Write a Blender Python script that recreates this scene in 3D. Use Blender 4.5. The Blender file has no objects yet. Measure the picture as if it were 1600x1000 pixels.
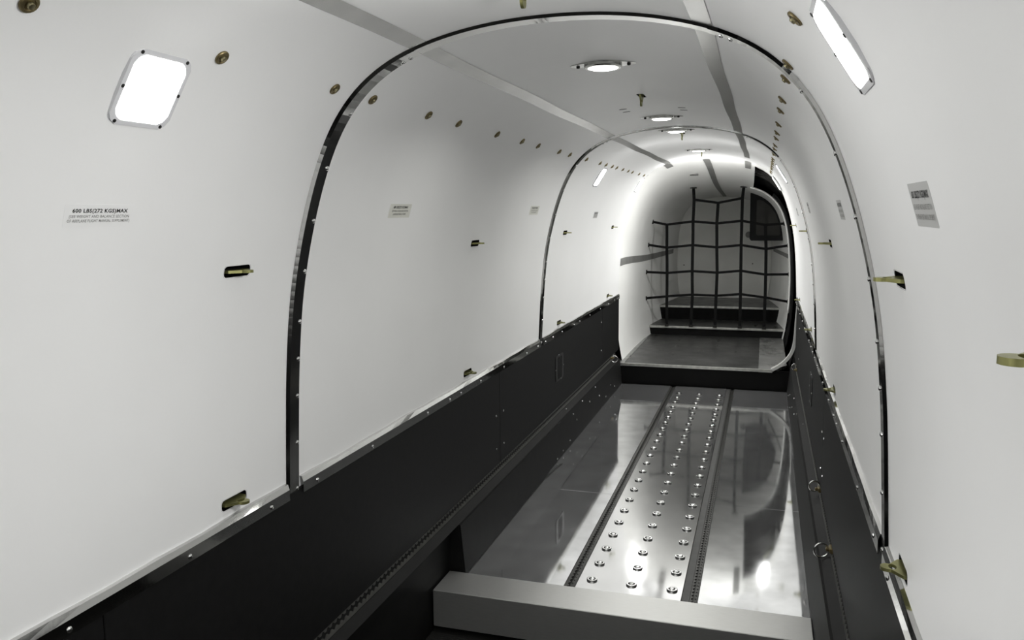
import bpy, bmesh, math, random
import numpy as np
from mathutils import Matrix, Vector
random.seed(7)
S = bpy.context.scene
C = S.collection

# ------------------------------------------------------------------ camera
cam_d = bpy.data.cameras.new('camera')
cam_d.sensor_fit = 'HORIZONTAL'; cam_d.sensor_width = 36.0
cam_d.lens = 36.0 * 1257.474 / 1600.0
cam_d.clip_start = 0.02; cam_d.clip_end = 60
cam = bpy.data.objects.new('camera', cam_d); C.objects.link(cam)
R_ = ((0.95461746, 0.29766010, -0.01019625), (-0.02997855, 0.13009144, 0.99104869), (-0.29632210, 0.94576672, -0.13311098))
cam.matrix_world = Matrix(((R_[0][0], R_[1][0], -R_[2][0], 0.41275),
                           (R_[0][1], R_[1][1], -R_[2][1], 0.0),
                           (R_[0][2], R_[1][2], -R_[2][2], 1.31589), (0, 0, 0, 1)))
S.camera = cam
# ------------------------------------------------------------------ world / exposure / lamp strengths
W = bpy.data.worlds.new('world'); S.world = W; W.use_nodes = True
W.node_tree.nodes['Background'].inputs[0].default_value = (0.02, 0.02, 0.02, 1)
W.node_tree.nodes['Background'].inputs[1].default_value = 0.0
S.view_settings.view_transform = 'Standard'; S.view_settings.look = 'None'
S.view_settings.gamma = 1.0; S.view_settings.use_curve_mapping = False
S.view_settings.exposure = 1.0
LAMP_SPREAD = math.radians(150)
WALL_LAMP = 1.85       # watts of the rectangular wall lamps, near bays
FAR_LAMP = 1.35       # the same just beyond the far arch
TAIL_LAMP = 5.0     # the farthest pair, beside the tail
CEIL_LAMP = 1.3      # watts of the round ceiling lamps

# ------------------------------------------------------------------ materials
def mat(name, col, rough=0.5, metal=0.0, spec=0.5, noise=0.0, nscale=20.0, bump=0.0, bscale=60.0, rvar=0.0, rscale=8.0, stretch=(1, 1, 1), emit=None):
    m = bpy.data.materials.new(name); m.use_nodes = True
    nt = m.node_tree; b = nt.nodes['Principled BSDF']
    b.inputs['Base Color'].default_value = (*col, 1); b.inputs['Roughness'].default_value = rough
    b.inputs['Metallic'].default_value = metal; b.inputs['Specular IOR Level'].default_value = spec
    if emit:
        b.inputs['Emission Color'].default_value = (*emit[0], 1); b.inputs['Emission Strength'].default_value = emit[1]
    tc = nt.nodes.new('ShaderNodeTexCoord'); mp = nt.nodes.new('ShaderNodeMapping'); mp.inputs['Scale'].default_value = stretch
    nt.links.new(tc.outputs['Object'], mp.inputs['Vector'])
    def nz(scale, detail=4):
        n = nt.nodes.new('ShaderNodeTexNoise'); n.inputs['Scale'].default_value = scale; n.inputs['Detail'].default_value = detail
        nt.links.new(mp.outputs['Vector'], n.inputs['Vector']); return n
    if noise:
        n = nz(nscale); r = nt.nodes.new('ShaderNodeMapRange')
        r.inputs['From Min'].default_value = 0.3; r.inputs['From Max'].default_value = 0.7
        r.inputs['To Min'].default_value = 1 - noise; r.inputs['To Max'].default_value = 1 + noise
        mx = nt.nodes.new('ShaderNodeMix'); mx.data_type = 'RGBA'; mx.blend_type = 'MULTIPLY'; mx.inputs['Factor'].default_value = 1
        mx.inputs['A'].default_value = (*col, 1)
        nt.links.new(n.outputs['Fac'], r.inputs['Value']); nt.links.new(r.outputs['Result'], mx.inputs['B'])
        nt.links.new(mx.outputs['Result'], b.inputs['Base Color'])
    if rvar:
        n = nz(rscale, 6); r = nt.nodes.new('ShaderNodeMapRange')
        r.inputs['From Min'].default_value = 0.3; r.inputs['From Max'].default_value = 0.7
        r.inputs['To Min'].default_value = max(0.02, rough - rvar); r.inputs['To Max'].default_value = rough + rvar
        nt.links.new(n.outputs['Fac'], r.inputs['Value']); nt.links.new(r.outputs['Result'], b.inputs['Roughness'])
    if bump:
        n = nz(bscale); bp = nt.nodes.new('ShaderNodeBump'); bp.inputs['Strength'].default_value = bump; bp.inputs['Distance'].default_value = 0.004
        nt.links.new(n.outputs['Fac'], bp.inputs['Height']); nt.links.new(bp.outputs['Normal'], b.inputs['Normal'])
    return m
M = {}
M['liner'] = mat('white_liner', (0.87, 0.87, 0.865), 0.38, 0, 0.35, noise=0.015, nscale=3, bump=0.03, bscale=140)
M['tail'] = mat('tail_liner_white', (0.90, 0.90, 0.875), 0.35, 0, 0.4, noise=0.03, nscale=2.5, bump=0.03, bscale=60)
M['bulk'] = mat('bulkhead_grey', (0.84, 0.84, 0.80), 0.5, 0, 0.3, noise=0.04, nscale=4)
M['black'] = mat('black_side_panel', (0.0075, 0.0075, 0.0075), 0.6, 0, 0.13, noise=0.15, nscale=40, bump=0.05, bscale=300)
M['kick'] = mat('black_kick_panel', (0.008, 0.008, 0.0078), 0.6, 0, 0.12, noise=0.2, nscale=15, bump=0.04, bscale=200)
M['rim'] = mat('black_vent_rim', (0.016, 0.016, 0.016), 0.5, 0, 0.3)
M['void'] = mat('black_cavity', (0.006, 0.006, 0.006), 0.8, 0, 0.1)
M['chrome'] = mat('polished_trim', (0.62, 0.62, 0.61), 0.09, 1, bump=0.10, bscale=9)
M['alum'] = mat('floor_aluminium', (0.64, 0.645, 0.65), 0.055, 0.9, noise=0.13, nscale=11, rvar=0.025, rscale=5, bump=0.012, bscale=5)
M['alumball'] = mat('ball_mat_aluminium', (0.66, 0.66, 0.66), 0.07, 0.9, noise=0.05, nscale=8, rvar=0.025, rscale=7, bump=0.012, bscale=4)
M['beam'] = mat('brushed_beam', (0.50, 0.50, 0.485), 0.36, 0.75, noise=0.05, nscale=30, rvar=0.06, rscale=30, stretch=(1, 8, 8), bump=0.02, bscale=80)
M['steel'] = mat('bright_steel', (0.75, 0.75, 0.74), 0.16, 1)
M['cup'] = mat('ball_cup_steel', (0.55, 0.55, 0.54), 0.22, 1)
M['track'] = mat('seat_track_grey', (0.05, 0.05, 0.046), 0.42, 0.6, noise=0.2, nscale=30)
M['rail'] = mat('side_rail_grey', (0.12, 0.12, 0.11), 0.42, 0.6, noise=0.2, nscale=30)
M['filler'] = mat('track_filler', (0.055, 0.055, 0.053), 0.5, 0.4, noise=0.15, nscale=20)
M['tape'] = mat('foil_tape', (0.58, 0.58, 0.57), 0.2, 0.9, noise=0.12, nscale=14, bump=0.06, bscale=16)
M['greytape'] = mat('grey_tape', (0.22, 0.22, 0.21), 0.5, 0.2, noise=0.12, nscale=12)
M['brass'] = mat('brass_grommet', (0.20, 0.16, 0.08), 0.42, 0.85, noise=0.2, nscale=90)
M['bolt'] = mat('brass_bolt', (0.28, 0.25, 0.15), 0.35, 1)
M['chromate'] = mat('chromate_fitting', (0.30, 0.295, 0.12), 0.34, 0.8, noise=0.25, nscale=40)
M['olive'] = mat('chromate_structure', (0.20, 0.205, 0.12), 0.5, 0.1, noise=0.2, nscale=30)
M['lens'] = mat('lamp_lens', (0.9, 0.9, 0.9), 0.4, emit=((1, 1, 0.985), 4.0))
M['clens'] = mat('round_lamp_lens', (0.9, 0.9, 0.9), 0.4, emit=((1, 1, 0.96), 4.0))
M['flange'] = mat('lamp_flange', (0.72, 0.72, 0.74), 0.15, 0, 0.6)
M['plate'] = mat('lamp_plate', (0.50, 0.50, 0.48), 0.2, 1, noise=0.2, nscale=60)
M['dark'] = mat('dark_screw', (0.03, 0.03, 0.028), 0.4, 0.6)
M['ink'] = mat('black_print', (0.012, 0.012, 0.012), 0.6)
M['greyink'] = mat('grey_print', (0.20, 0.20, 0.19), 0.6)
M['placard'] = mat('clear_placard', (0.86, 0.86, 0.855), 0.34, 0, 0.5)
M['placard_y'] = mat('cream_placard', (0.70, 0.70, 0.64), 0.4)
M['placard_g'] = mat('grey_placard', (0.47, 0.47, 0.46), 0.4)
M['strap'] = mat('black_webbing', (0.006, 0.006, 0.006), 0.8, 0, 0.15, bump=0.2, bscale=300)
M['tread'] = mat('dark_tread', (0.07, 0.07, 0.068), 0.34, 0.5, noise=0.25, nscale=5, rvar=0.08)
M['sill'] = mat('worn_sill_plate', (0.36, 0.36, 0.35), 0.3, 0.7, noise=0.25, nscale=7, rvar=0.08)
M['nosing'] = mat('pale_nosing', (0.50, 0.50, 0.47), 0.35, 0.6, noise=0.2, nscale=25)
M['paletrim'] = mat('pale_door_trim', (0.55, 0.55, 0.53), 0.4, 0.3)
M['carpet'] = mat('front_mat', (0.016, 0.016, 0.015), 0.7, 0, 0.2, noise=0.5, nscale=160, stretch=(1, 3, 1))
M['cabdark'] = mat('dark_cabinet', (0.008, 0.008, 0.008), 0.6, 0, 0.15)
M['cabpane'] = mat('dark_grey_pane', (0.026, 0.025, 0.022), 0.45, 0, 0.25, noise=0.3, nscale=6)
M['front'] = mat('front_bulkhead', (0.5, 0.5, 0.5), 0.6)

# ------------------------------------------------------------------ helpers
def tag(o, label=None, cat=None, group=None, kind=None):
    if label: o['label'] = label
    if cat: o['category'] = cat
    if group: o['group'] = group
    if kind: o['kind'] = kind
    return o
def link(o, parent=None):
    C.objects.link(o)
    if parent is not None: o.parent = parent
    return o
def empty(name, loc=(0, 0, 0), parent=None, mw=None):
    o = bpy.data.objects.new(name, None); o.empty_display_size = 0.05
    if mw is not None: o.matrix_world = mw
    else: o.location = loc
    return link(o, parent)
def mesh_data(name, v, f, m, smooth=False):
    me = bpy.data.meshes.new(name); me.from_pydata([tuple(map(float, p)) for p in v], [], f); me.update()
    if m is not None: me.materials.append(M[m] if isinstance(m, str) else m)
    if smooth:
        for p in me.polygons: p.use_smooth = True
    return me
def obj(name, me, parent=None, mw=None):
    o = bpy.data.objects.new(name, me)
    if mw is not None: o.matrix_basis = mw
    return link(o, parent)
def bm_data(name, bm, m, smooth=None):
    bmesh.ops.recalc_face_normals(bm, faces=bm.faces)
    me = bpy.data.meshes.new(name); bm.to_mesh(me); bm.free()
    if m is not None: me.materials.append(M[m])
    if smooth is not None:
        for p in me.polygons: p.use_smooth = True
        me.set_sharp_from_angle(angle=smooth)
    return me
def box_bm(x0, x1, y0, y1, z0, z1, bev=0.0, seg=2, bm=None):
    own = bmesh.new()
    bmesh.ops.create_cube(own, size=1)
    for q in own.verts:
        q.co = ((x0 + x1) / 2 + q.co.x * (x1 - x0), (y0 + y1) / 2 + q.co.y * (y1 - y0), (z0 + z1) / 2 + q.co.z * (z1 - z0))
    if bev: bmesh.ops.bevel(own, geom=own.edges[:], offset=bev, segments=seg, affect='EDGES', profile=0.6)
    if bm is None: return own
    t = bpy.data.meshes.new('t'); own.to_mesh(t); own.free(); bm.from_mesh(t); bpy.data.meshes.remove(t); return bm
def prism(name, poly, h0, h1, m, fn=None, bev=0.0):
    """polygon (a,b) extruded from h0 to h1, mapped by fn(a,b,h)->xyz"""
    fn = fn or (lambda a, b, h: (a, b, h)); n = len(poly); bm = bmesh.new()
    lo = [bm.verts.new(fn(a, b, h0)) for a, b in poly]; hi = [bm.verts.new(fn(a, b, h1)) for a, b in poly]
    bm.faces.new(lo[::-1]); top = bm.faces.new(hi)
    for i in range(n): bm.faces.new((lo[i], lo[(i + 1) % n], hi[(i + 1) % n], hi[i]))
    if bev: bmesh.ops.bevel(bm, geom=list(top.edges), offset=bev, segments=2, affect='EDGES')
    return bm_data(name, bm, m, smooth=0.5)
def lathe(name, prof, m, n=16, smooth=0.6):
    v = []; f = []
    for r, z in prof:
        for k in range(n):
            a = 2 * math.pi * k / n; v.append((r * math.cos(a), r * math.sin(a), z))
    for i in range(len(prof) - 1):
        for k in range(n):
            f.append((i * n + k, i * n + (k + 1) % n, (i + 1) * n + (k + 1) % n, (i + 1) * n + k))
    f.append(tuple(range(n))[::-1]); f.append(tuple((len(prof) - 1) * n + k for k in range(n)))
    me = mesh_data(name, v, f, m)
    bm = bmesh.new(); bm.from_mesh(me); bmesh.ops.remove_doubles(bm, verts=bm.verts, dist=1e-6); bpy.data.meshes.remove(me)
    return bm_data(name, bm, m, smooth=smooth)
def torus(name, R, r, m, n=28, k=10):
    v = []; f = []
    for i in range(n):
        a = 2 * math.pi * i / n
        for j in range(k):
            b = 2 * math.pi * j / k
            v.append(((R + r * math.cos(b)) * math.cos(a), r * math.sin(b), (R + r * math.cos(b)) * math.sin(a)))
    for i in range(n):
        for j in range(k):
            f.append((i * k + j, ((i + 1) % n) * k + j, ((i + 1) % n) * k + (j + 1) % k, i * k + (j + 1) % k))
    return mesh_data(name, v, f, m, True)
def rrect(hx, hy, r, n=4):
    """rounded rectangle outline, corner by corner, counter-clockwise from (+,+)"""
    out = []
    for ci, (sx, sy) in enumerate(((1, 1), (-1, 1), (-1, -1), (1, -1))):
        for k in range(n + 1):
            a = math.pi / 2 * (ci + k / n)
            out.append((sx * (hx - r) + r * math.cos(a), sy * (hy - r) + r * math.sin(a)))
    return out

# ------------------------------------------------------------------ fuselage section
HP = np.array([(.664, .50), (.660, .58), (.6545, .69), (.649, .80), (.641, .94), (.627, 1.085), (.611, 1.18), (.590, 1.268), (.564, 1.357), (.533, 1.440),
               (.499, 1.508), (.460, 1.560), (.414, 1.602), (.36, 1.636), (.30, 1.660), (.24, 1.677), (.17, 1.691), (.09, 1.700), (0, 1.703)])
def dense(pts, n=400, sm=9):
    p = np.asarray(pts, float); d = np.concatenate([[0], np.cumsum(np.hypot(*np.diff(p, axis=0).T))])
    s = np.linspace(0, d[-1], n); q = np.stack([np.interp(s, d, p[:, k]) for k in (0, 1)], 1)
    for _ in range(3):
        pad = np.vstack([2 * q[0] - q[1:sm + 1][::-1], q, 2 * q[-1] - q[-sm - 1:-1][::-1]])
        ker = np.ones(2 * sm + 1) / (2 * sm + 1)
        q = np.stack([np.convolve(pad[:, k], ker, 'valid') for k in (0, 1)], 1)
    return q
full = dense(np.vstack([HP * [-1, 1], HP[::-1][1:]]), 801)
full = (full + full[::-1] * [-1, 1]) / 2
FS = np.concatenate([[0], np.cumsum(np.hypot(*np.diff(full, axis=0).T))]); FS -= FS[-1] / 2
SMAX = FS[-1]
def P(s, Y, off=0.0):
    """point on the cabin lining: s = signed arc length from the crown (minus = left), off = inward"""
    x = np.interp(s, FS, full[:, 0]); z = np.interp(s, FS, full[:, 1])
    if off:
        n = N(s); return (x + n[0] * off, Y, z + n[1] * off)
    return (x, Y, z)
def N(s):
    a = np.array([np.interp(s - .01, FS, full[:, 0]), np.interp(s - .01, FS, full[:, 1])]); b = np.array([np.interp(s + .01, FS, full[:, 0]), np.interp(s + .01, FS, full[:, 1])])
    t = (b - a) / np.linalg.norm(b - a); return np.array([t[1], -t[0]])
def s_at_z(z, side):
    h = len(FS) // 2; return side * float(np.interp(z, full[:h, 1], -FS[:h]))
def frame(s, Y, off=0.0):
    """local frame on the lining: x = along +Y, z = inward normal, y = z cross x"""
    n = N(s); nz = Vector((n[0], 0, n[1])); nx = Vector((0, 1, 0)); ny = nz.cross(nx); p = P(s, Y, off)
    return Matrix(((nx.x, ny.x, nz.x, p[0]), (nx.y, ny.y, nz.y, p[1]), (nx.z, ny.z, nz.z, p[2]), (0, 0, 0, 1)))
Y0, Y1, Y2, Y3 = -2.6, 1.625, 3.876, 6.16
S_UP, S_LO = 0.882, 1.378       # rows of tie-down slots
SLOT = {-1: {S_UP: [-1.43, -.02, 1.39, 2.803, 4.215, 5.63], S_LO: [-1.43, -.02, 1.402, 2.83, 4.265, 5.72]},
        0: {0.0: [-.02, 1.40, 2.81, 4.228, 5.56]},
        1: {S_UP - .010: [-.75, .616, 1.285, 2.60, 4.06, 5.45], S_LO: [-.02, 1.43, 2.86, 4.30, 5.72]}}
HY, HS, RC = 0.042, 0.0115, 0.008
def liner(name, sa, sb, ya, yb, slots, parent, m='liner'):
    """curved lining sheet with real rounded slots"""
    sl = sorted(set([sa, sb] + [round(x, 4) for x in np.arange(sa, sb, 0.035)])); yl = sorted(set([ya, yb] + [round(x, 4) for x in np.arange(ya, yb, 0.3)])); marks = {ya, yb}
    for s0, y0 in slots:
        sl = [x for x in sl if not (s0 - HS - .012 < x < s0 + HS + .012)] + [s0 - HS - .004, s0 + HS + .004]
        yl = [x for x in yl if not (y0 - HY - .02 < x < y0 + HY + .02 and x not in marks)]
        marks |= {y0 - HY - .004, y0 + HY + .004}; yl += [y0 - HY - .004, y0 + HY + .004]
    sl = sorted(set(sl)); yl = sorted(set(yl)); v = []; f = []; idx = {}; done = set()
    def vid(s, y):
        k = (round(s, 5), round(y, 5))
        if k not in idx: idx[k] = len(v); v.append(P(s, y))
        return idx[k]
    for i in range(len(sl) - 1):
        for j in range(len(yl) - 1):
            sc, yc = (sl[i] + sl[i + 1]) / 2, (yl[j] + yl[j + 1]) / 2
            hole = [q for q in slots if abs(q[0] - sc) < .003 and abs(q[1] - yc) < HY + .004]
            if not hole:
                f.append([vid(*q) for q in [(sl[i + 1], yl[j + 1]), (sl[i], yl[j + 1]), (sl[i], yl[j]), (sl[i + 1], yl[j])]]); continue
            s0, y0 = hole[0]
            if hole[0] in done: continue
            done.add(hole[0]); hs, hy = HS + .004, HY + .004
            c4 = [(s0 + hs, y0 + hy), (s0 - hs, y0 + hy), (s0 - hs, y0 - hy), (s0 + hs, y0 - hy)]
            o = rrect(HS, HY, RC, 3); o = [vid(s0 + a, y0 + b) for a, b in o]
            for k in range(4):
                g = o[k * 4:k * 4 + 4]; nx = o[((k + 1) % 4) * 4]
                for q in range(3): f.append([vid(*c4[k]), g[q + 1], g[q]])
                f.append([vid(*c4[k]), vid(*c4[(k + 1) % 4]), nx, g[3]])
    return obj(name, mesh_data(name, v, f, m, True), parent)
ST = 0.292
wl = tag(empty('wall_left'), kind='structure'); wr = tag(empty('wall_right'), kind='structure'); ce = tag(empty('ceiling'), kind='structure')
for ya, yb in ((Y0, Y1), (Y1, Y2), (Y2, Y3)):
    pick = lambda side: [(side * s if side else s, y) for s, ys in SLOT[side].items() for y in ys if ya + .06 < y < yb - .06]
    liner('liner_panel', -SMAX, -ST, ya, yb, pick(-1), wl)
    liner('liner_panel', ST, SMAX, ya, yb, pick(1), wr)
    liner('liner_panel', -ST, ST, ya, yb, pick(0), ce)

# ------------------------------------------------------------------ tail section
ext = np.vstack([[(.605, .10), (.632, .20), (.655, .35)], HP])
def tailprof(p): 
    q = dense(np.vstack([np.asarray(p) * [-1, 1], np.asarray(p)[::-1][1:]]), 161, 3); return (q + q[::-1] * [-1, 1]) / 2
TA = tailprof(ext)
for i_ in range(161):      # meet the cabin lining exactly
    if TA[i_, 1] > .60: TA[i_] = full[int(np.argmin(((full - TA[i_]) ** 2).sum(1)))]
TB = tailprof([(.585, .12), (.612, .24), (.634, .45), (.638, .72), (.62, 1.0), (.59, 1.20), (.545, 1.33), (.47, 1.425), (.37, 1.485), (.22, 1.525), (.1, 1.54), (0, 1.545)])
TC = tailprof([(.42, .25), (.46, .37), (.492, .6), (.492, .85), (.478, 1.1), (.44, 1.26), (.36, 1.375), (.2, 1.44), (.1, 1.453), (0, 1.457)])
YB, YC = 7.55, 9.0
def hermite(Y):
    if Y <= Y3: return TA
    mb = (TC - TA) / (YC - Y3); mc = (TC - TB) / (YC - YB)
    if Y <= YB: a, b, ma, m2, t0, h = TA, TB, 0 * TA, mb, Y3, YB - Y3
    else: a, b, ma, m2, t0, h = TB, TC, mb, mc, YB, YC - YB
    t = (Y - t0) / h
    return (2*t**3-3*t**2+1)*a + (t**3-2*t**2+t)*h*ma + (-2*t**3+3*t**2)*b + (t**3-t**2)*h*m2
def tail(t, Y, off=0.0):
    """t in -1..1 across the section, left to right"""
    q = hermite(Y); k = (t + 1) / 2 * 160; i = np.arange(161)
    p = np.array([np.interp(k, i, q[:, 0]), np.interp(k, i, q[:, 1])])
    a = np.array([np.interp(k - 2, i, q[:, 0]), np.interp(k - 2, i, q[:, 1])]); b = np.array([np.interp(k + 2, i, q[:, 0]), np.interp(k + 2, i, q[:, 1])])
    d = (b - a) / np.linalg.norm(b - a); p = p + np.array([d[1], -d[0]]) * off
    return (p[0], Y, p[1])
def t_of(fn, Y, lo, hi):
    ts = np.linspace(lo, hi, 200); v = [fn(tail(t, Y)) for t in ts]; return float(ts[int(np.argmin(np.abs(v)))])
TR = t_of(lambda p: p[0] - .325, 6.5, 0, .6)
TR2 = t_of(lambda p: p[2] - .62, 6.3, .5, 1)
wa = tag(empty('wall_aft'), kind='structure')
ts = sorted(set(list(np.linspace(-1, 1, 91)) + [TR, TR2])); ys = [Y3, 6.24, 6.32, 6.42, 6.6, 6.8, 7.0, 7.2, 7.35, 7.5, 7.65, 7.85, 8.1, 8.4, 8.7, 9.0]
def tail_sheet(name, keep, off, m, parent, thick=0.0, ys=ys, ts=ts):
    v = []; f = []; idx = {}
    def vid(t, y):
        if (t, y) not in idx: idx[(t, y)] = len(v); v.append(tail(t, y, off))
        return idx[(t, y)]
    for i in range(len(ts) - 1):
        for j in range(len(ys) - 1):
            if keep((ts[i] + ts[i + 1]) / 2, (ys[j] + ys[j + 1]) / 2):
                f.append([vid(ts[i], ys[j]), vid(ts[i + 1], ys[j]), vid(ts[i + 1], ys[j + 1]), vid(ts[i], ys[j + 1])])
    o = obj(name, mesh_data(name, v, f, m, True), parent)
    if thick:
        md = o.modifiers.new('thickness', 'SOLIDIFY'); md.thickness = thick; md.offset = 0
    return o
tail_sheet('liner_panel', lambda t, y: t < TR or y > 7.5 or (y < 6.42 and t < TR2), 0.0, 'tail', wa)
# bulkhead closing the tail
q = hermite(YC - .001); low = [p for p in q if p[1] < 1.245]; up = [p for p in q if p[1] >= 1.215]
lowL = [p for p in low if p[0] < 0]; lowR = [p for p in low if p[0] > 0]
ex = lambda a, b, h: (a, h, b)
obj('bulkhead_panel', prism('bulkhead_panel', [tuple(p) for p in lowL + lowR], 8.985, 9.01, 'bulk', ex), wa)
obj('bulkhead_panel', prism('bulkhead_panel', [tuple(p) for p in up], 8.965, 9.01, 'bulk', ex), wa)
rivet_me = lathe('rivet', [(.0045, 0), (.0042, .0012), (.0028, .0022), (.0008, .0026)], 'steel', 8)
darkriv_me = lathe('rivet', [(.007, 0), (.0065, .003), (.003, .004)], 'dark', 8)
for x in (-.33, -.1, .1, .28):
    obj('rivet', darkriv_me, wa, Matrix.Translation((x, 8.984, 1.225)) @ Matrix.Rotation(math.pi / 2, 4, 'X'))
for x, z in ((-.42, .72), (.30, .74)):
    obj('rivet', darkriv_me, wa, Matrix.Translation((x, 8.984, z)) @ Matrix.Rotation(math.pi / 2, 4, 'X'))
# front bulkhead behind the camera
fb = [tuple(p) for p in full[::8]] + [(.66, -.14), (-.66, -.14)]
tag(obj('wall_front', prism('wall_front', fb, Y0 - .03, Y0, 'front', ex)), kind='structure')

# ------------------------------------------------------------------ black side panels, rails, kick panels
def strip_y(name, prof, ya, yb, m, parent=None, closed=False, smooth=False, ny=1):
    """profile (x,z) swept along Y"""
    v = []; f = []; n = len(prof); yy = np.linspace(ya, yb, ny + 1)
    for y in yy:
        for x, z in prof: v.append((x, y, z))
    for j in range(ny):
        for i in range(n if closed else n - 1):
            f.append((j * n + i, j * n + (i + 1) % n, (j + 1) * n + (i + 1) % n, (j + 1) * n + i))
    if closed: f += [tuple(range(n))[::-1], tuple(ny * n + i for i in range(n))]
    bm = bmesh.new(); t = mesh_data('t', v, f, None); bm.from_mesh(t); bpy.data.meshes.remove(t)
    return obj(name, bm_data(name, bm, m, smooth=0.5 if smooth else None), parent)
def seat_track(name, ya, yb, w, parent, mw, m='track', floor_z=-.012):
    """rail with two scalloped lips; local x = across, y = along, z = up"""
    g = empty(name, parent=parent, mw=mw)
    v = []; f = []
    hw = w / 2; L = yb - ya
    prof = [(-hw, -.014), (hw, -.014), (hw, 0), (hw - .004, 0), (hw - .004, -.010), (-hw + .004, -.010), (-hw + .004, 0), (-hw, 0)]
    strip_y('channel', prof, ya, yb, m, g, closed=True)
    pit = 0.0254; n = int(L / pit)
    for s in (-1, 1):
        v = []; f = []
        for k in range(n):
            y = ya + k * pit
            for q in range(9):
                a = q / 8; d = .0035 + (.0062 * math.sin(math.pi * min(1, max(0, (a - .18) / .64))) if .18 < a < .82 else 0)
                i = len(v); xi = s * d; xo = s * (hw - .0035)
                v += [(xo, y + a * pit, 0.0005), (xi, y + a * pit, 0.0005), (xi, y + a * pit, -.003)]
                if i: f += [(i - 3, i, i + 1, i - 2), (i - 2, i + 1, i + 2, i - 1)]
        obj('lip', mesh_data('lip', v, f, m), g)
    return g
screw_me = lathe('screw', [(.0055, 0), (.0053, .0012), (.0038, .0026), (.0012, .0032)], 'steel', 10)
pan_split = [-2.6, -1.1, 1.03, 3.20, 5.50, 6.165]
def face_x(z, kink=True):
    """half width of the slanting lower side at height z"""
    return float(np.interp(z, [-.14, 0, .19, .207], [.588, .600, .618, .647]))
def side(sg, name, vent_y, kick_end, low_front):
    b = tag(empty(name), kind='structure')
    for i in range(len(pan_split) - 1):
        ya, yb = pan_split[i] + .0012, pan_split[i + 1] - .0012
        bm = box_bm(sg * .6485 if sg > 0 else -.662, .662 if sg > 0 else -.6485, ya, yb, .243, .655, .0015, 1)
        obj('side_panel', bm_data('side_panel', bm, 'black'), b)
    # lower slanting side, behind the kick panel
    lo = [(sg * .662, .246), (sg * .6585, .2445), (sg * .647, .207), (sg * .618, .19), (sg * .600, -.002), (sg * .598, -.02), (sg * .67, -.02)]
    strip_y('lower_side', lo, 2.61, 6.05, 'kick', b, closed=True)
    nf = lo[:4] + ([(sg * .652, .186), (sg * .656, -.14), (sg * .70, -.14)] if low_front else [(sg * .600, -.002), (sg * .59, -.14), (sg * .67, -.14)])
    strip_y('lower_side', nf, -2.6, 2.61, 'kick', b, closed=True)
    # overlapping kick panel with a rounded, raked end
    ke = kick_end
    ks = 2.612 if sg < 0 else 1.5
    poly = [(ks, .004), (ke - .46, .004), (ke - .40, .012), (ke - .30, .02), (ke - .06, .045), (ke, .075), (ke + .015, .12), (ke, .155), (ke - .05, .185), (ke - .12, .190), (ks, .190)]
    kp = prism('kick_panel', poly, .0, .008, 'kick', lambda a, bb, h: (sg * (face_x(bb) - h), a, bb))
    obj('kick_panel', kp, b)
    # rimmed slot on the side panel; a flat black plate paints its dark depth
    v = empty('vent_slot', parent=b)
    o = rrect(.075, .075, .02, 3); fr = [(vent_y + a, .463 + c) for a, c in o]
    obj('rim', prism('rim', [(vent_y + a, .463 + c) for a, c in rrect(.088, .072, .02, 3)], 0, .004, 'rim', lambda a, c, h: (sg * (.6485 - h), a, c), bev=.0015), v)
    obj('opening', prism('opening', [(vent_y + a, .463 + c) for a, c in rrect(.050, .060, .014, 3)], .0036, .0044, 'void', lambda a, c, h: (sg * (.6485 - h), a, c)), v)
    rot = Matrix.Rotation(-sg * math.pi / 2, 4, 'Y')
    for dy, z in ((-.085, .46), (.085, .46), (-.02, .535), (.03, .395)):
        obj('rivet', rivet_me, v, Matrix.Translation((sg * .6455, vent_y + dy, z)) @ rot)
    for y, z in ((3.25, .46), (3.25, .315), (3.15, .46), (3.15, .315), (5.46, .55), (5.46, .35), (1.08, .55), (.98, .55), (1.08, .35), (.98, .35)):
        obj('rivet', rivet_me, b, Matrix.Translation((sg * .6485, y, z)) @ rot)
    for y, z in ((4.36, .2), (4.45, .15), (4.52, .10), (4.7, .17), (4.9, .12), (5.1, .17), (5.2, .09), (5.4, .04), (5.6, .08), (5.75, .04), (4.32, .03), (4.15, .02), (4.02, .015)):
        obj('rivet', rivet_me, b, Matrix.Translation((sg * face_x(z), y, z)) @ rot)
    return b
bl = side(-1, 'baseboard_left', 4.25, 4.18, True)
br = side(1, 'baseboard_right', 4.02, 4.60, False)
for sg, b in ((-1, bl), (1, br)):
    nz = Vector((-sg * .956, 0, .293)); nx = Vector((0, 1, 0)).cross(nz)
    seat_track('side_rail', -2.5, 6.02, .036, b, Matrix(((nx.x, 0, nz.x, sg * .6515), (0, 1, 0, 0), (nx.z, 0, nz.z, .2275), (0, 0, 0, 1))), 'rail')
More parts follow.
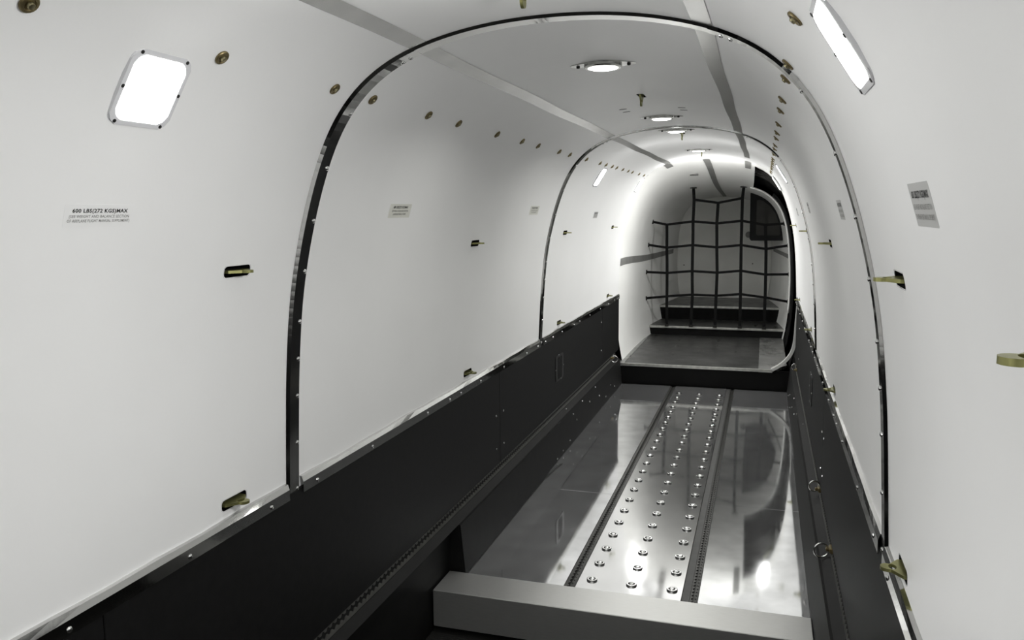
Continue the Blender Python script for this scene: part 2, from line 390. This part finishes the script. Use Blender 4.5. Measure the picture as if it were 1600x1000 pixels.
# dark end caps of the side ledges
# polished strips along the top of the side panels
n_trim = [0]
def trim(label=None):
    n_trim[0] += 1; return tag(empty('trim_%d' % n_trim[0]), label=label, kind='structure')
for sg in (-1, 1):
    for i, (ya, yb) in enumerate(((Y0, Y1 - .03), (Y1 + .03, Y2 - .03), (Y2 + .03, Y3))):
        t = trim()
        n = max(2, int((yb - ya) / .06)); v = []; f = []
        for k in range(n + 1):
            y = ya + (yb - ya) * k / n; w = .0015 * math.sin(y * 9.1) + .0012 * math.sin(y * 23)
            pr = [(.6465, .640), (.6435, .642), (.6435, .668), (.6475, .680 + w), (.656, .682 + w)]
            for x, z in pr: v.append((sg * x, y, z))
            if k:
                for q in range(4): a = (k - 1) * 5 + q; f.append((a, a + 1, a + 6, a + 5))
        obj('strip', mesh_data('strip', v, f, 'chrome'), t)
        rot = Matrix.Rotation(-sg * math.pi / 2, 4, 'Y')
        ysl = {0: [-.2, .4, .955, 1.245, 1.52], 1: [1.72, 2.02, 2.42, 2.62, 2.73, 2.95, 3.25, 3.6, 3.8], 2: [3.95, 4.1, 4.3, 4.6, 4.75, 5.05, 5.4, 5.7, 5.95, 6.05, 6.1]}[i]
        for y in ysl: obj('screw', screw_me, t, Matrix.Translation((sg * .6437, y, .652)) @ rot)

# ------------------------------------------------------------------ arches of polished strip
def arch(Ya, w):
    t = trim(); hw = w / 2; sb = s_at_z(.643, 1)
    for sa, se, lift in ((-sb, -.305, .0), (-.312, .312, -.001), (.305, sb, .0)):
        n = int(abs(se - sa) / .02) + 1; v = []; f = []
        cs = [(-hw, .0006), (-hw * .72, .0065 + lift), (hw * .72, .0065 + lift), (hw, .0006)]
        for k in range(n + 1):
            s = sa + (se - sa) * k / n
            for dy, h in cs: v.append(P(s, Ya + dy, h))
            if k:
                for q in range(3): a = (k - 1) * 4 + q; f.append((a, a + 1, a + 5, a + 4))
        f += [(0, 1, 2, 3), tuple(n * 4 + q for q in (3, 2, 1, 0))]
        obj('strip', mesh_data('strip', v, f, 'chrome'), t)
    for sg in (-1, 1):
        for s in (.33, .35, .52, .655, .78, .90, 1.02, 1.11, 1.20, 1.315, 1.43):
            obj('screw', screw_me, t, frame(sg * s, Ya + hw * .45, .0064))
arch(Y1, .054); arch(Y2, .054)

# ------------------------------------------------------------------ foil tapes on the seams
def tape_main(s0, w, ya, yb, m, wob=0.002):
    t = trim(); n = max(2, int((yb - ya) / .05)); v = []; f = []
    for k in range(n + 1):
        y = ya + (yb - ya) * k / n; d = wob * math.sin(y * 7 + s0 * 9)
        for q in range(3): v.append(P(s0 + d + w * (q / 2 - .5), y, .0012))
        if k:
            for q in range(2): a = (k - 1) * 3 + q; f.append((a, a + 1, a + 4, a + 3))
    obj('tape', mesh_data('tape', v, f, m, True), t)
for sg in (-1, 1):
    tape_main(sg * ST, .040, Y0, Y1 - .028, 'tape'); tape_main(sg * ST, .040, Y1 + .028, Y2 - .03, 'tape'); tape_main(sg * ST, .036, Y2 + .03, 5.75 if sg > 0 else 5.5, 'tape')
tape_main(-ST, .040, 5.5, 6.155, 'greytape')
def tape_tail(ta, tb, w, ya, yb, m):
    t = trim(); n = 24; v = []; f = []
    for k in range(n + 1):
        y = ya + (yb - ya) * k / n; c = ta + (tb - ta) * k / n
        for q in range(3): v.append(tail(c + w * (q / 2 - .5), y, .003))
        if k:
            for q in range(2): a = (k - 1) * 3 + q; f.append((a, a + 1, a + 4, a + 3))
    obj('tape', mesh_data('tape', v, f, m, True), t)
tape_tail(-.012, .0, .024, 6.33, 8.93, 'greytape')
tape_tail(t_of(lambda p: p[2] - .922, 6.2, -1, -.3), t_of(lambda p: p[2] - .885, 8.9, -1, -.3), .030, 6.17, 8.75, 'greytape')
tape_tail(t_of(lambda p: p[2] - .90, 7.6, .3, 1), t_of(lambda p: p[2] - .90, 8.9, .3, 1), .022, 7.6, 8.8, 'greytape')
tape_tail(t_of(lambda p: p[0] - .285, 6.3, 0, .6), t_of(lambda p: p[0] - .275, 6.6, 0, .6), .024, 6.2, 6.62, 'greytape')
tape_tail(t_of(lambda p: p[0] + .30, 6.2, -.6, 0), t_of(lambda p: p[0] + .30, 6.45, -.6, 0), .026, 6.165, 6.42, 'greytape')

# ------------------------------------------------------------------ floor
fl = tag(empty('floor'), kind='structure')
XT = .229
def sheet(xa, xb, ya, yb, m='alum', name='floor_sheet', z=0.0):
    g = .0008; bm = box_bm(xa + g, xb - g, ya + g, yb - g, z - .006, z, .0006, 1); return obj(name, bm_data(name, bm, m), fl)
for ya, yb in ((2.55, 3.60), (3.60, 5.50), (5.50, 6.05)):
    sheet(-.606, -XT, ya, yb); sheet(XT + .004, .606, ya, yb)
strip_y('edge_strip', [(-.604, .0), (-.6045, .002), (-.598, .002), (-.597, .0)], 2.59, 3.62, 'steel', fl)
sub = box_bm(-.67, .67, 2.55, 6.2, -.05, -.0125); obj('sub_floor', bm_data('sub_floor', sub, 'void'), fl)
front = box_bm(-.68, .68, Y0, 2.56, -.16, -.135); obj('front_mat', bm_data('front_mat', front, 'carpet'), fl)
# ribs of the mat in front of the beam
rib_me = mesh_data('mat_rib', [(-.62, -.002, 0), (.62, -.002, 0), (.62, .002, 0), (-.62, .002, 0), (-.62, 0, .002), (.62, 0, .002)], [(0, 1, 5, 4), (3, 4, 5, 2)], 'carpet')
for k in range(60): obj('mat_rib', rib_me, fl, Matrix.Translation((0, 2.42 - k * .012, -.135)))
seat_track('floor_track', 2.592, 6.045, .037, fl, Matrix.Translation((-.2095, 0, 0)))
seat_track('floor_track', 2.592, 6.045, .026, fl, Matrix.Translation((.2195, 0, 0)))
sheet(.1785, .2065, 2.592, 6.045, 'filler', 'filler_strip', -.001)
# beam across the front of the metal floor
bm = box_bm(-.648, .592, 2.434, 2.592, -.112, .021, .0022, 1)
tag(obj('floor_beam', bm_data('floor_beam', bm, 'beam')), 'brushed metal box beam lying across the cabin floor at its near end', 'beam')
# ball mat
mt = tag(empty('ball_mat', (0, 2.7, 0)), 'aluminium floor strip with three rows of steel ball rollers', 'ball mat')
bm = box_bm(-.189, .178, 2.592 - 2.7, 6.045 - 2.7, -.006, .0015, .0006, 1); obj('plate', bm_data('plate', bm, 'alumball'), mt)
cup_me = lathe('ball_cup', [(.0190, 0), (.0193, .0040), (.0184, .0056), (.0165, .0060), (.0125, .0055), (.0118, .0030)], 'cup', 20)
ball_me = lathe('ball', [(.0114, .001), (.0110, .0042), (.0090, .0066), (.006, .0080), (.0025, .0088), (.0003, .0090)], 'steel', 16, 3.0)
for k in range(23):
    for x in (-.1419, 0, .1419):
        u = empty('ball_unit', (x, 2.7013 + k * .1406 - 2.7, .0015), mt)
        obj('cup', cup_me, u); obj('ball', ball_me, u)

# ------------------------------------------------------------------ platform and steps aft
pf = tag(empty('platform', (0, 6.05, 0)), 'low dark platform step with pale metal front edge at the end of the ball floor', 'step')
pf_l = lambda a: a
def pbox(name, x0, x1, y0, y1, z0, z1, m, par, base, bev=.002):
    bm = box_bm(x0 - base[0], x1 - base[0], y0 - base[1], y1 - base[1], z0 - base[2], z1 - base[2], bev, 2); return obj(name, bm_data(name, bm, m, .6), par)
B1 = (0, 6.05, 0)
pbox('riser', -.64, .64, 6.062, 6.10, 0.0, .143, 'void', pf, B1)
pbox('deck', -.585, .40, 6.056, 7.586, .135, .157, 'tread', pf, B1)
pbox('side_strip', -.64, -.587, 6.056, 7.586, .135, .1585, 'sill', pf, B1)
pbox('nosing', -.60, .492, 6.046, 6.062, .140, .160, 'nosing', pf, B1)
scv = [(.40, .1565), (.489, .158), (.541, .179), (.605, .243), (.634, .291), (.645, .357), (.649, .483), (.657, .625)]
obj('sill_plate', prism('sill_plate', [(.4, 6.056), (.495, 6.056), (.600, 6.26), (.600, 7.586), (.4, 7.586)], .135, .1575, 'sill', lambda a, b, h: (a, b - 6.05, h)), pf)
# pale edge trim round the door sill
v = []; f = []
sc2 = [(.492, .155)] + scv[2:]; sc2 = [tuple(p) for p in dense(sc2, 30, 2)]
for i, (x, z) in enumerate(sc2):
    a = sc2[max(0, i - 1)]; b = sc2[min(len(sc2) - 1, i + 1)]; d = Vector((b[0] - a[0], b[1] - a[1])).normalized(); nx, nz = -d.y, d.x
    h = .010
    for (u, w) in ((-h, 0), (h, 0), (h, .05), (-h, .05)): v.append((x + nx * u, 6.042 + w, z + nz * u))
    if i:
        for q in range(4): k = (i - 1) * 4; f.append((k + q, k + (q + 1) % 4, k + 4 + (q + 1) % 4, k + 4 + q))
f += [(0, 1, 2, 3), tuple(len(v) - 4 + q for q in (3, 2, 1, 0))]
n_trim[0] += 1; tag(obj('trim_%d' % n_trim[0], mesh_data('door_trim', v, f, 'paletrim')), kind='structure')
st = tag(empty('middle_step', (0, 7.58, .157)), 'middle dark step with pale front edge under the cargo net', 'step'); B2 = (0, 7.58, .157)
def step_parts(st, B, y0, y1, z0, z1, ht, hb, hback):
    mesh = prism('riser', [(-hb, z0), (hb, z0), (ht, z1 - .012), (-ht, z1 - .012)], y0 + .012, y0 + .03, 'void', lambda a, b, h: (a - B[0], h - B[1], b - B[2])); obj('riser', mesh, st)
    mesh = prism('deck', [(-ht, y0 + .012), (ht, y0 + .012), (hback, y1), (-hback, y1)], z1 - .02, z1, 'tread', lambda a, b, h: (a - B[0], b - B[1], h - B[2])); obj('deck', mesh, st)
    pbox('nosing', -ht, ht, y0 - .002, y0 + .012, z1 - .018, z1 + .002, 'nosing', st, B)
step_parts(st, B2, 7.58, 8.115, .157, .238, .624, .604, .60)
st = tag(empty('top_step', (0, 8.1, .238)), 'topmost and farthest dark step with pale front edge before the tail bulkhead', 'step')
step_parts(st, (0, 8.1, .238), 8.10, 8.99, .238, .372, .60, .585, .462)

# ------------------------------------------------------------------ cargo door opening on the right
dr = tag(empty('door_1'), kind='structure')
dys = [5.98, 6.1, 6.3, 6.5, 6.7, 6.9, 7.1, 7.3, 7.5, 7.6]
dts = sorted([t for t in ts if t >= TR - .06])
tail_sheet('door_skin', lambda t, y: t > TR - .07, -.055, 'void', dr, ys=dys, ts=dts)
tail_sheet('jamb', lambda t, y: t > TR + .10, -.012, 'black', dr, .012, ys=[7.26, 7.38, 7.5], ts=dts)
tail_sheet('jamb', lambda t, y: t > TR + .02, -.012, 'black', dr, .012, ys=[6.36, 6.44, 6.52], ts=dts)
tail_sheet('rim', lambda t, y: t > TR - .02, .001, 'tail', dr, .014, ys=[7.485, 7.525], ts=[t for t in dts if t < TR2 + .12])
for t0, dy in ((TR + .05, 6.75), (TR + .02, 6.95), (TR + .085, 6.85)):   # chromate ribs behind the opening
    tail_sheet('frame_rib', lambda t, y: TR - .05 < t < TR + .14, -.035, 'cabpane', dr, .02, ys=[dy, dy + .045], ts=dts)
tail_sheet('frame_web', lambda t, y: TR + .085 < t < TR + .15, -.045, 'olive', dr, ys=[6.45, 6.6, 6.72], ts=dts)
latch_me = lathe('latch', [(.016, 0), (.016, .006), (.010, .009), (.009, .004)], 'steel', 12)
for tz, y in ((1.12, 7.0), (1.32, 6.9), (.98, 6.95), (.90, 6.98)):
    tt = t_of(lambda p: p[2] - tz, y, .3, 1); p = tail(tt, y, -.030)
    obj('latch', latch_me, dr, Matrix.Translation(p) @ Matrix.Rotation(-math.pi / 2, 4, 'Y') @ Matrix.Rotation(-.7, 4, 'X'))
for tz, y in ((1.36, 6.75), (1.26, 6.7), (.86, 6.62), (.60, 6.3)):
    tt = t_of(lambda p: p[2] - tz, y, .3, 1); p = tail(tt, y, -.03)
    bm = box_bm(p[0] - .012, p[0] + .012, y - .03, y + .03, tz - .035, tz + .035, .006, 2); obj('hinge_block', bm_data('hinge_block', bm, 'sill', .6), dr)

# ------------------------------------------------------------------ dark cabinet in the upper right tail corner
cb = tag(empty('cabinet', (.4, 8.0, 1.02)), 'black wall cabinet with dark grey pane in the upper right tail corner', 'cabinet')
cy = 8.0
body = [(.275, 1.47), (.278, 1.04), (.292, 1.022), (.575, 1.022), (.586, 1.035), (.580, 1.16), (.545, 1.29), (.48, 1.38), (.40, 1.44), (.33, 1.47)]
loc = lambda a, b, h: (a - .4, h - 8.0, b - 1.02)
obj('body', prism('body', body, 8.95, cy, 'cabdark', loc), cb)
pane = [(.335, 1.40), (.335, 1.085), (.35, 1.072), (.545, 1.072), (.553, 1.085), (.545, 1.17), (.51, 1.27), (.455, 1.345), (.39, 1.395), (.36, 1.405)]
obj('pane', prism('pane', pane, cy + .02, cy - .004, 'cabpane', loc), cb)
kn = lathe('knob', [(.03, 0), (.034, .01), (.030, .03), (.012, .036)], 'greytape', 16)
tag(obj('round_knob', kn, None, Matrix.Translation((.252, 8.985, 1.05)) @ Matrix.Rotation(math.pi / 2, 4, 'X')), 'small grey round knob on the tail bulkhead left of the black cabinet', 'knob')

# ------------------------------------------------------------------ cargo net
NY = 7.55
rows = {'t': [(-.215, 1.512), (.224, 1.512)], 0: [(-.207, 1.409), (.005, 1.378), (.215, 1.417)],
 1: [(-.580, 1.212), (-.448, 1.185), (-.212, 1.213), (-.002, 1.194), (.215, 1.216), (.418, 1.178), (.580, 1.190)],
 2: [(-.618, .999), (-.445, .974), (-.211, .998), (.003, .978), (.215, .999), (.43, .965), (.618, .997)],
 3: [(-.634, .746), (-.439, .74), (-.212, .76), (.011, .748), (.218, .768), (.434, .736), (.634, .742)],
 4: [(-.634, .499), (-.438, .522), (-.206, .543), (.007, .537), (.221, .556), (.435, .53), (.634, .496)],
 5: [(-.436, .258), (-.214, .258), (.002, .258), (.223, .258), (.434, .258)]}
net = tag(empty('cargo_net', (0, NY, .24)), 'black webbing cargo net stretched across the tail above the steps', 'cargo net')
def webbing(name, pts, w, y, vertical):
    v = []; f = []; n = len(pts); th = .0016
    q = []
    for i in range(n - 1):
        for k in range(4):
            u = k / 4; q.append((pts[i][0] * (1 - u) + pts[i + 1][0] * u, pts[i][1] * (1 - u) + pts[i + 1][1] * u))
    q.append(pts[-1])
    for i, (x, z) in enumerate(q):
        yy = y - NY + .004 * math.sin(i * 1.3)
        dx, dz = (w / 2, 0) if vertical else (0, w / 2)
        for a, b in ((-1, -1), (1, -1), (1, 1), (-1, 1)): v.append((x + a * dx, yy + b * th, z - .24 + a * dz))
        if i:
            for e in range(4): k = (i - 1) * 4; f.append((k + e, k + (e + 1) % 4, k + 4 + (e + 1) % 4, k + 4 + e))
    f += [(0, 1, 2, 3), tuple(len(v) - 4 + e for e in (3, 2, 1, 0))]
    return obj(name, mesh_data(name, v, f, 'strap'), net)
for r in range(5): webbing('cross_strap', rows[r], .022, NY - .004, False)
cols = [[rows[1][1], rows[2][1], rows[3][1], rows[4][1], rows[5][0]],
        [rows['t'][0], rows[0][0], rows[1][2], rows[2][2], rows[3][2], rows[4][2], rows[5][1]],
        [rows[0][1], rows[1][3], rows[2][3], rows[3][3], rows[4][3], rows[5][2]],
        [rows['t'][1], rows[0][2], rows[1][4], rows[2][4], rows[3][4], rows[4][4], rows[5][3]],
        [rows[1][5], rows[2][5], rows[3][5], rows[4][5], rows[5][4]]]
for c_ in cols: webbing('upright_strap', c_, .027, NY + .001, True)
anch = bm_data('anchor', box_bm(-.011, .011, -.008, .008, -.020, .020, .003, 1), 'dark')
for r in range(1, 5):
    for e in (0, -1):
        x, z = rows[r][e]; obj('anchor', anch, net, Matrix.Translation((x, 0, z - .24)))
anch2 = bm_data('anchor', box_bm(-.030, .030, -.02, .02, -.006, .006, .003, 1), 'dark')
for x, z in rows['t']: obj('anchor', anch2, net, Matrix.Translation((x, 0, z - .24 + .003)))
anch3 = bm_data('anchor', box_bm(-.018, .018, -.010, .010, -.017, .004, .002, 1), 'dark')
for x, z in rows[5]: obj('anchor', anch3, net, Matrix.Translation((x, 0, z - .24)))

# ------------------------------------------------------------------ tie-down fittings in the slots
def tongue_mesh(L=.036):
    # plate in the local x (along cabin) / z (inward) plane, tip rounded, oval hole
    out = []
    out += [(-.036, -.012), (.036, -.012), (.034, .004)]
    for k in range(9):
        a = -0.35 + k / 8 * (math.pi + .7); out.append((.012 * math.cos(a), L - .012 + .012 * math.sin(a)))
    out += [(-.034, .004)]
    hole = [(.011 * math.cos(2 * math.pi * k / 14), .0165 + .0065 * math.sin(2 * math.pi * k / 14)) for k in range(14)]
    bm = bmesh.new(); th = .0028; rings = []
    for y in (-th, th):
        ov = [bm.verts.new((x, y, z)) for x, z in out]; hv = [bm.verts.new((x, y, z)) for x, z in hole]
        e = [bm.edges.new((ov[i], ov[(i + 1) % len(ov)])) for i in range(len(ov))] + [bm.edges.new((hv[i], hv[(i + 1) % len(hv)])) for i in range(len(hv))]
        bmesh.ops.triangle_fill(bm, use_beauty=True, use_dissolve=False, edges=e); rings.append((ov, hv))
    for a, b in ((rings[0][0], rings[1][0]), (rings[0][1], rings[1][1])):
        for i in range(len(a)): bm.faces.new((a[i], a[(i + 1) % len(a)], b[(i + 1) % len(b)], b[i]))
    return bm_data('tongue', bm, 'chromate', 0.7)
tong_me = tongue_mesh()
def housing_mesh():
    o = rrect(HY + .0015, HS + .0015, RC, 3); n = len(o); v = [(x, y, .0004) for x, y in o] + [(x, y, -.024) for x, y in o]
    f = [(i, (i + 1) % n, n + (i + 1) % n, n + i) for i in range(n)] + [tuple(n + i for i in range(n))]
    return mesh_data('housing', v, f, 'void')
hous_me = housing_mesh()
ordn = ['first', 'second', 'third', 'fourth', 'fifth', 'sixth', 'seventh', 'eighth', 'ninth', 'tenth', 'eleventh', 'twelfth', 'thirteenth', 'fourteenth', 'fifteenth', 'sixteenth', 'seventeenth', 'eighteenth', 'nineteenth', 'twentieth', 'twenty-first', 'twenty-second', 'twenty-third', 'twenty-fourth']
def where(y): return 'before the near arch strip' if y < Y1 else ('between the two arch strips' if y < Y2 else 'beyond the far arch strip')
wallname = {-1: 'left white wall', 1: 'right white wall', 0: 'ceiling centre line'}
for side_, rowsd in SLOT.items():
    for s0, yl in rowsd.items():
        vis = [y for y in yl if y > .6]
        for i, y in enumerate(vis):
            s = side_ * s0 if side_ else s0
            rn = 'in the upper row' if .8 < s0 < .95 else ('in the lower row' if s0 == S_LO else 'on the centre line')
            e = tag(empty('tie_down_fitting', mw=frame(s, y)), 'yellowish metal tie-down tongue, %s %s of the %s' % (ordn[i] + ' from the camera', rn, {-1: 'left wall', 1: 'right wall', 0: 'ceiling'}[side_]), 'tie-down', 'tie-down fittings, %s' % (wallname[side_]))
            n_ = N(s); ang = math.atan2(-n_[1], abs(n_[0])) * (-1 if side_ < 0 else 1) if side_ else 0
            obj('housing', hous_me, e); obj('tongue', tong_me, e, Matrix.Rotation(ang, 4, 'X'))
        for y in yl:
            if y <= .6:   # slots behind the camera stay as plain cavities of the wall
                obj('slot_housing', hous_me, {-1: wl, 1: wr, 0: ce}[side_], frame(side_ * s0 if side_ else s0, y))

# ------------------------------------------------------------------ brass grommets
gr_me = lathe('washer', [(.0130, 0), (.0130, .0022), (.0118, .0034), (.0085, .0036), (.0075, .0022)], 'brass', 18)
gb_me = lathe('bolt_head', [(.0052, .001), (.0052, .0055), (.0042, .0072), (.0010, .0076)], 'bolt', 10)
GY = [.795, 1.16, 1.525, 1.695, 2.015, 2.235, 2.59, 2.88, 3.10, 3.44, 3.64, 4.0, 4.35, 4.52, 4.71, 4.86, 5.08, 5.29, 5.46, 5.76, 6.0]
for sg, nm in ((-1, 'left'), (1, 'right')):
    for i, y in enumerate(g for g in GY if sg < 0 or g > 1):
        yy = y + (.035 if sg > 0 else 0)
        e = tag(empty('grommet', mw=frame(sg * .474, yy, .0006)), 'round brass grommet on the upper %s wall, %s of its row from the camera' % (nm, ordn[i]), 'grommet', 'brass grommets, upper %s wall' % nm)
        obj('washer', gr_me, e); obj('bolt_head', gb_me, e)

# ------------------------------------------------------------------ rectangular wall lamps
def bulb(e, shape, size, power, z, spread, colr):
    """the lamp's own light, right behind its lens opening, shining inward"""
    l = bpy.data.lights.new('bulb', 'AREA'); l.shape = shape; l.size = size; l.energy = power; l.spread = spread; l.color = colr
    if shape == 'RECTANGLE': l.size_y = size
    o = bpy.data.objects.new('bulb', l); C.objects.link(o); o.parent = e
    o.matrix_basis = Matrix.Translation((0, 0, z)) @ Matrix.Rotation(math.pi, 4, 'X')
def wall_lamp(sg, y, label, visible=True):
    e = empty('wall_lamp', mw=frame(sg * .556, y, .009 if y > 6.2 else .003 if y > 6.1 else .0))
    obj('flange', prism('flange', rrect(.063, .062, .018, 5), 0, .006, 'flange', bev=.002), e)
    obj('lens', prism('lens', rrect(.0545, .0535, .017, 5), .003, .0064, 'lens', bev=.0015), e)
    bulb(e, 'RECTANGLE', .104, (TAIL_LAMP if y > 5 else FAR_LAMP if y > 3 else WALL_LAMP), .0075, math.radians(156) if y > 5 else LAMP_SPREAD, (1, 1, .985))
    for x, yy in ((-.048, -.0565), (.048, -.0565), (-.048, .0565), (.048, .0565), (-.0585, 0), (.0585, 0)):
        obj('screw', lamp_screw, e, Matrix.Translation((x, yy, .0058)))
    return tag(e, label, 'lamp', 'rectangular wall lamps')
lamp_screw = lathe('screw', [(.0032, 0), (.0030, .0012), (.0010, .0016)], 'dark', 8)
for sg, nm in ((-1, 'left'), (1, 'right')):
    wall_lamp(sg, 1.048, 'glowing white rectangular lamp on the %s wall, nearest the camera' % nm)
    wall_lamp(sg, 4.59 if sg < 0 else 4.66, 'glowing white rectangular lamp on the %s wall just beyond the far arch strip' % nm)
    wall_lamp(sg, 6.10 if sg < 0 else 6.26, 'glowing white rectangular lamp on the %s wall, farthest from the camera' % nm)
    wall_lamp(sg, -.40, 'added unseen rectangular lamp on the %s wall behind the camera' % nm)  # this pair and the next are out of view, added to brighten the near walls
    wall_lamp(sg, -1.85, 'added unseen rectangular lamp on the %s wall by the front bulkhead' % nm)

# ------------------------------------------------------------------ round ceiling lamps
plate_me = prism('plate', [(-.010, -.088), (.010, -.088), (.034, -.052), (.043, -.02), (.043, .02), (.034, .052), (.010, .088), (-.010, .088), (-.034, .052), (-.043, .02), (-.043, -.02), (-.034, -.052)], .0006, .004, 'plate', bev=.001)
ring_me = lathe('ring', [(.050, .003), (.050, .009), (.047, .0125), (.0436, .0125)], 'plate', 28)
dome_me = lathe('lens', [(.0435, .006), (.0434, .0105), (.040, .0125), (.032, .0150), (.018, .0165), (.001, .017)], 'clens', 28)
cs_me = lathe('screw', [(.005, 0), (.005, .003), (.003, .0045)], 'dark', 8)
cl_lab = ['round ceiling lamp with winged metal plate, nearest the camera between the arch strips', 'round ceiling lamp with winged metal plate, second from the camera', 'round ceiling lamp just beyond the far arch strip, third from the camera', 'round ceiling lamp in the last bay, farthest from the camera']
for i, y in enumerate((2.17, 3.44, 4.02, 5.38, -.25, -1.6)):  # the last two are assumed lamps, added out of view behind the camera
    e = empty('ceiling_lamp', mw=frame(-.008, y))
    obj('plate', plate_me, e); obj('ring', ring_me, e); obj('lens', dome_me, e)
    bulb(e, 'DISK', .080, CEIL_LAMP, .0185, LAMP_SPREAD, (1, 1, .96))
    for a in (-.068, .068): obj('screw', cs_me, e, Matrix.Translation((.004, a, .004)))
    tag(e, cl_lab[i] if i < 4 else ('added unseen round ceiling lamp above and behind the camera' if i == 4 else 'added unseen round ceiling lamp by the front bulkhead'), 'lamp', 'round ceiling lamps')
slit_me = prism('vent_slit', rrect(.014, .004, .003, 2), .0002, .0012, 'dark')
for i, (s, y, n_) in enumerate(((-.113, 3.11, 'left near'), (-.113, 3.195, 'left far'), (.102, 3.15, 'right near'), (.102, 3.23, 'right far'))):
    obj('slit', slit_me, ce, frame(s, y) @ Matrix.Rotation(math.pi / 2, 4, 'Z'))
# small dark clip and ticks on the tail ceiling
p = tail(t_of(lambda p: p[0] + .165, 6.95, -.6, 0), 6.95, .002)
bm = box_bm(-.035, .035, -.02, .02, -.005, .004, .002, 1)
tag(obj('ceiling_clip', bm_data('ceiling_clip', bm, 'greytape'), None, Matrix.Translation(p) @ Matrix.Rotation(-.2, 4, 'X')), 'small dark rectangular clip on the tail ceiling left of the centre tape', 'clip')

# ------------------------------------------------------------------ placards
def text_mesh(txt, size, bold=0.0):
    cu = bpy.data.curves.new('lettering', 'FONT'); cu.body = txt; cu.size = size; cu.align_x = 'CENTER'; cu.align_y = 'CENTER'; cu.offset = bold; cu.space_character = 1.08; cu.resolution_u = 2
    o = bpy.data.objects.new('lettering', cu); C.objects.link(o); bpy.context.view_layer.update()
    me = bpy.data.meshes.new_from_object(o.evaluated_get(bpy.context.evaluated_depsgraph_get())); bpy.data.objects.remove(o); bpy.data.curves.remove(cu); me.name = 'lettering'; me.materials.clear()
    xs = [v.co.x for v in me.vertices]; return me, max(xs) - min(xs)
T1, w1 = text_mesh('600 LBS(272 KGS)MAX', .0125, .00034); T2, w2 = text_mesh('(SEE WEIGHT AND BALANCE SECTION', .0085, .00005); T3, w3 = text_mesh('OF AIRPLANE FLIGHT MANUAL SUPPLEMENT)', .0085, .00005)
def col(me, m): c = me.copy(); c.materials.clear(); c.materials.append(M[m]); return c
INK = [(col(T1, 'ink'), w1, .0125), (col(T2, 'greyink'), w2, .0085), (col(T3, 'greyink'), w3, .0085)]
def placard(sg, y, z, w, h, m, label, lines):
    fr_ = frame(s_at_z(z, sg), y, .0)
    if sg > 0: fr_ = fr_ @ Matrix.Rotation(math.pi, 4, 'Z')
    e = tag(empty('placard', mw=fr_), label, 'placard', 'load limit placards')
    obj('card', prism('card', rrect(w / 2, h / 2, .002, 2), .0001, .0004, m), e)
    for (me, tw, ts_), yy, lw in zip(INK, lines[0], lines[1]):
        k = lw / tw
        obj('lettering', me, e, Matrix.Translation((0, yy, .0007)) @ Matrix.Diagonal((k, lines[2] * (.88 if ts_ > .01 else 1), 1, 1)))
LN = ((.0078, -.0010, -.0080), (.110, .119, .124), .76)
LS = ((.0105, -.0005, -.0095), (.095, .105, .085), .9)
LG = ((.0115, -.0025, -.0140), (.098, .104, .104), 1.02)
placard(-1, 1.015, 1.3165, .138, .036, 'placard', 'clear load limit placard with black lettering on the left wall, nearest the camera', LN)
placard(-1, 2.10, 1.322, .140, .040, 'placard_y', 'small cream load limit placard on the left wall between the arch strips, nearer one', LS)
placard(-1, 3.50, 1.322, .140, .040, 'placard_y', 'small cream load limit placard on the left wall just before the far arch strip', LS)
placard(-1, 4.92, 1.292, .120, .040, 'placard_g', 'tiny grey load limit placard on the left wall beyond the far arch strip', LS)
placard(1, .970, 1.319, .120, .050, 'placard_g', 'grey load limit placard on the right wall, nearest the camera', LG)
placard(1, 1.985, 1.313, .110, .046, 'placard_g', 'grey load limit placard on the right wall between the arch strips, nearer one', LG)
placard(1, 3.39, 1.320, .110, .044, 'placard_g', 'grey load limit placard on the right wall just before the far arch strip', LG)
placard(1, 4.70, 1.300, .110, .044, 'placard_g', 'grey load limit placard on the right wall beyond the far arch strip', LG)

# ------------------------------------------------------------------ tie-down rings in the side rails
ring_r = {}
def ring_fit(x, y, z, R, sg, label):
    e = tag(empty('tie_down_ring', (sg * .651, y, .228)), label, 'ring', 'tie-down rings in the side rails')
    bm = box_bm(-.009, .009, -.02, .02, -.008, .010, .003, 1); bm = box_bm(*sorted((0, -sg * .020)), -.008, .008, -.006, .006, .003, 1, bm); obj('stud', bm_data('stud', bm, 'brass', .6), e)
    obj('ring', torus('ring', R, .0032, 'steel'), e, Matrix.Translation((x - sg * .651, 0, z - .228)) @ Matrix.Rotation(.25, 4, 'Z'))
ring_fit(.618, 2.66, .222, .023, 1, 'steel tie-down ring in the right side rail, nearest the camera')
ring_fit(.628, 3.25, .240, .020, 1, 'steel tie-down ring in the right side rail, second from the camera')
ring_fit(.636, 5.72, .250, .020, 1, 'steel tie-down ring at the far end of the right side rail')
ring_fit(-.628, 5.86, .222, .024, -1, 'steel tie-down ring at the far end of the left side rail')
